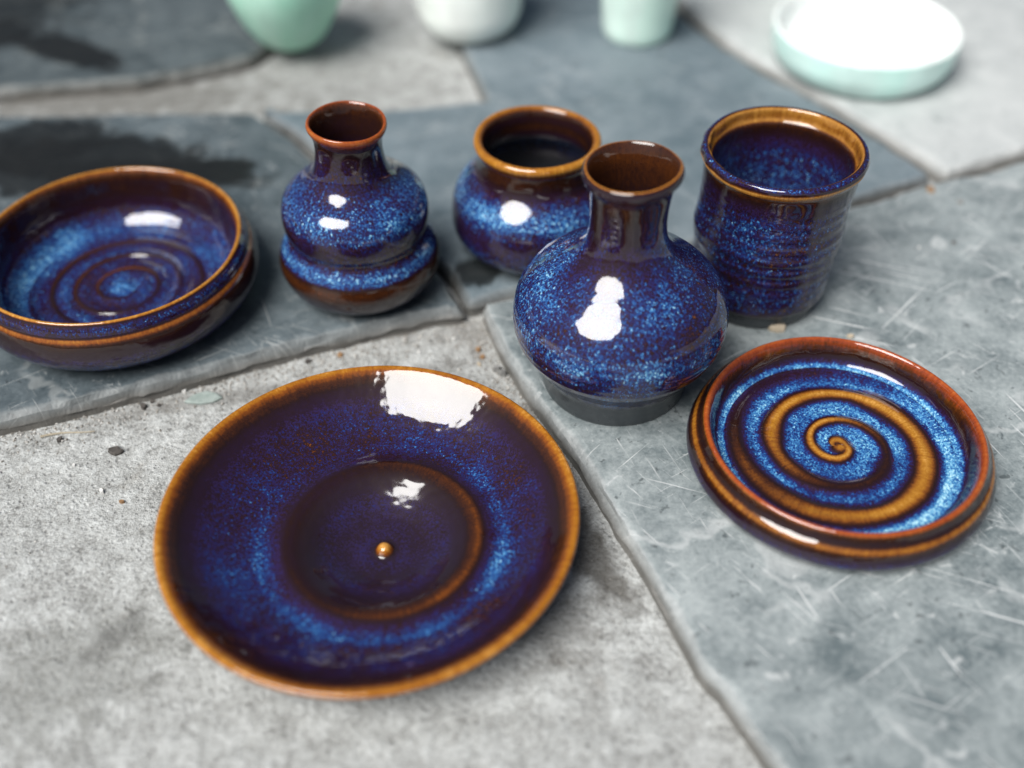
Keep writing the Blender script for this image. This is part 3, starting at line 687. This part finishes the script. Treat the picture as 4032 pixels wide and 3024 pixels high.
# a pale dry twig by the stone's edge
def twig(px0, px1, z0, r, label):
    a = at(*px0, z0); b = at(*px1, z0); a = Vector((a[0], a[1], float(ground_z(a[0], a[1])) + r)); b = Vector((b[0], b[1], float(ground_z(b[0], b[1])) + r))
    bm = bmesh.new(); prev = None; d = (b - a); s = Vector((-d.y, d.x, 0)).normalized(); n = 8
    for k in range(n + 1):
        u = k / n; c = a + d * u + s * math.sin(u * 5) * .0008; rr = r * (1 - .6 * u)
        ring = [bm.verts.new(c - a + s * math.cos(q) * rr + Vector((0, 0, math.sin(q) * rr))) for q in [i * math.pi / 3 for i in range(6)]]
        if prev:
            for i in range(6): bm.faces.new((prev[i], prev[(i + 1) % 6], ring[(i + 1) % 6], ring[i]))
        else: bm.faces.new(ring[::-1])
        prev = ring
    bm.faces.new(prev); bm.normal_update()
    me = bpy.data.meshes.new('twig'); bm.to_mesh(me); bm.free(); o = link('twig', me, MC_twig); o.location = a; tag(o, label, 'twig'); return o
twig((88, 945), (205, 930), ZC, .0006, 'thin pale twig on concrete along the dark stone edge')

# loose grit gathered along the stone edges: too many to count
def grit():
    rs = np.random.RandomState(3); V = []; F = []
    lines = [([(1000, 692), (900, 712), (764, 752), (573, 785), (434, 828), (292, 864), (156, 898), (0, 936)], 2600, .010), ([(1030, 680), (1080, 770), (1140, 868), (1205, 955), (1260, 1030)], 1900, .008)]
    def grain(p, r):
        b = len(V); q = rs.randn(6, 3) * .25 + np.array([[1, 0, 0], [-1, 0, 0], [0, 1, 0], [0, -1, 0], [0, 0, 1], [0, 0, -1]])
        q = q * r * np.array([1, 1, .7]); V.extend((q + p).tolist())
        for t in ((0, 2, 4), (2, 1, 4), (1, 3, 4), (3, 0, 4), (2, 0, 5), (1, 2, 5), (3, 1, 5), (0, 3, 5)): F.append([b + i for i in t])
    for L, n, w in lines:
        P = np.array([at(x, y, Z_LOW)[:2] for x, y in L]); seg = np.linalg.norm(np.diff(P, axis=0), axis=1); cum = np.concatenate([[0], np.cumsum(seg)])
        for _ in range(n):
            s_ = rs.rand() * cum[-1]; i = min(np.searchsorted(cum, s_) - 1, len(seg) - 1); i = max(i, 0)
            c = P[i] + (P[i + 1] - P[i]) * (s_ - cum[i]) / seg[i]
            off = abs(rs.randn()) * w - .001
            c = c + np.array([rs.randn() * .002 - (off if w < .009 else 0), -(off if w > .009 else rs.randn() * .002)])
            r = .00024 + .00065 * rs.rand() ** 4
            grain(np.array([c[0], c[1], float(ground_z(c[0], c[1])) + r * .4]), r)
    for _ in range(1500):
        x = -.26 + .38 * rs.rand(); y = .16 + .26 * rs.rand(); r = .0002 + .0003 * rs.rand() ** 3
        grain(np.array([x, y, float(ground_z(x, y)) + r * .4]), r)
    me = bpy.data.meshes.new('grit'); me.from_pydata(V, [], F)
    s = NT('grit_mix'); co = s.coord('Object'); f = s.noise(co, 900, 1, .5)
    s.l(s.ramp(f, [(.3, (.07, .06, .05)), (.45, (.25, .23, .2)), (.55, (.34, .33, .31)), (.68, (.6, .59, .56))]), s.b.inputs['Base Color']); s.b.inputs['Roughness'].default_value = .9
    o = link('grit', me, s.m); tag(o, 'loose sandy grit gathered along the stone edges', 'grit', kind='stuff')
grit()
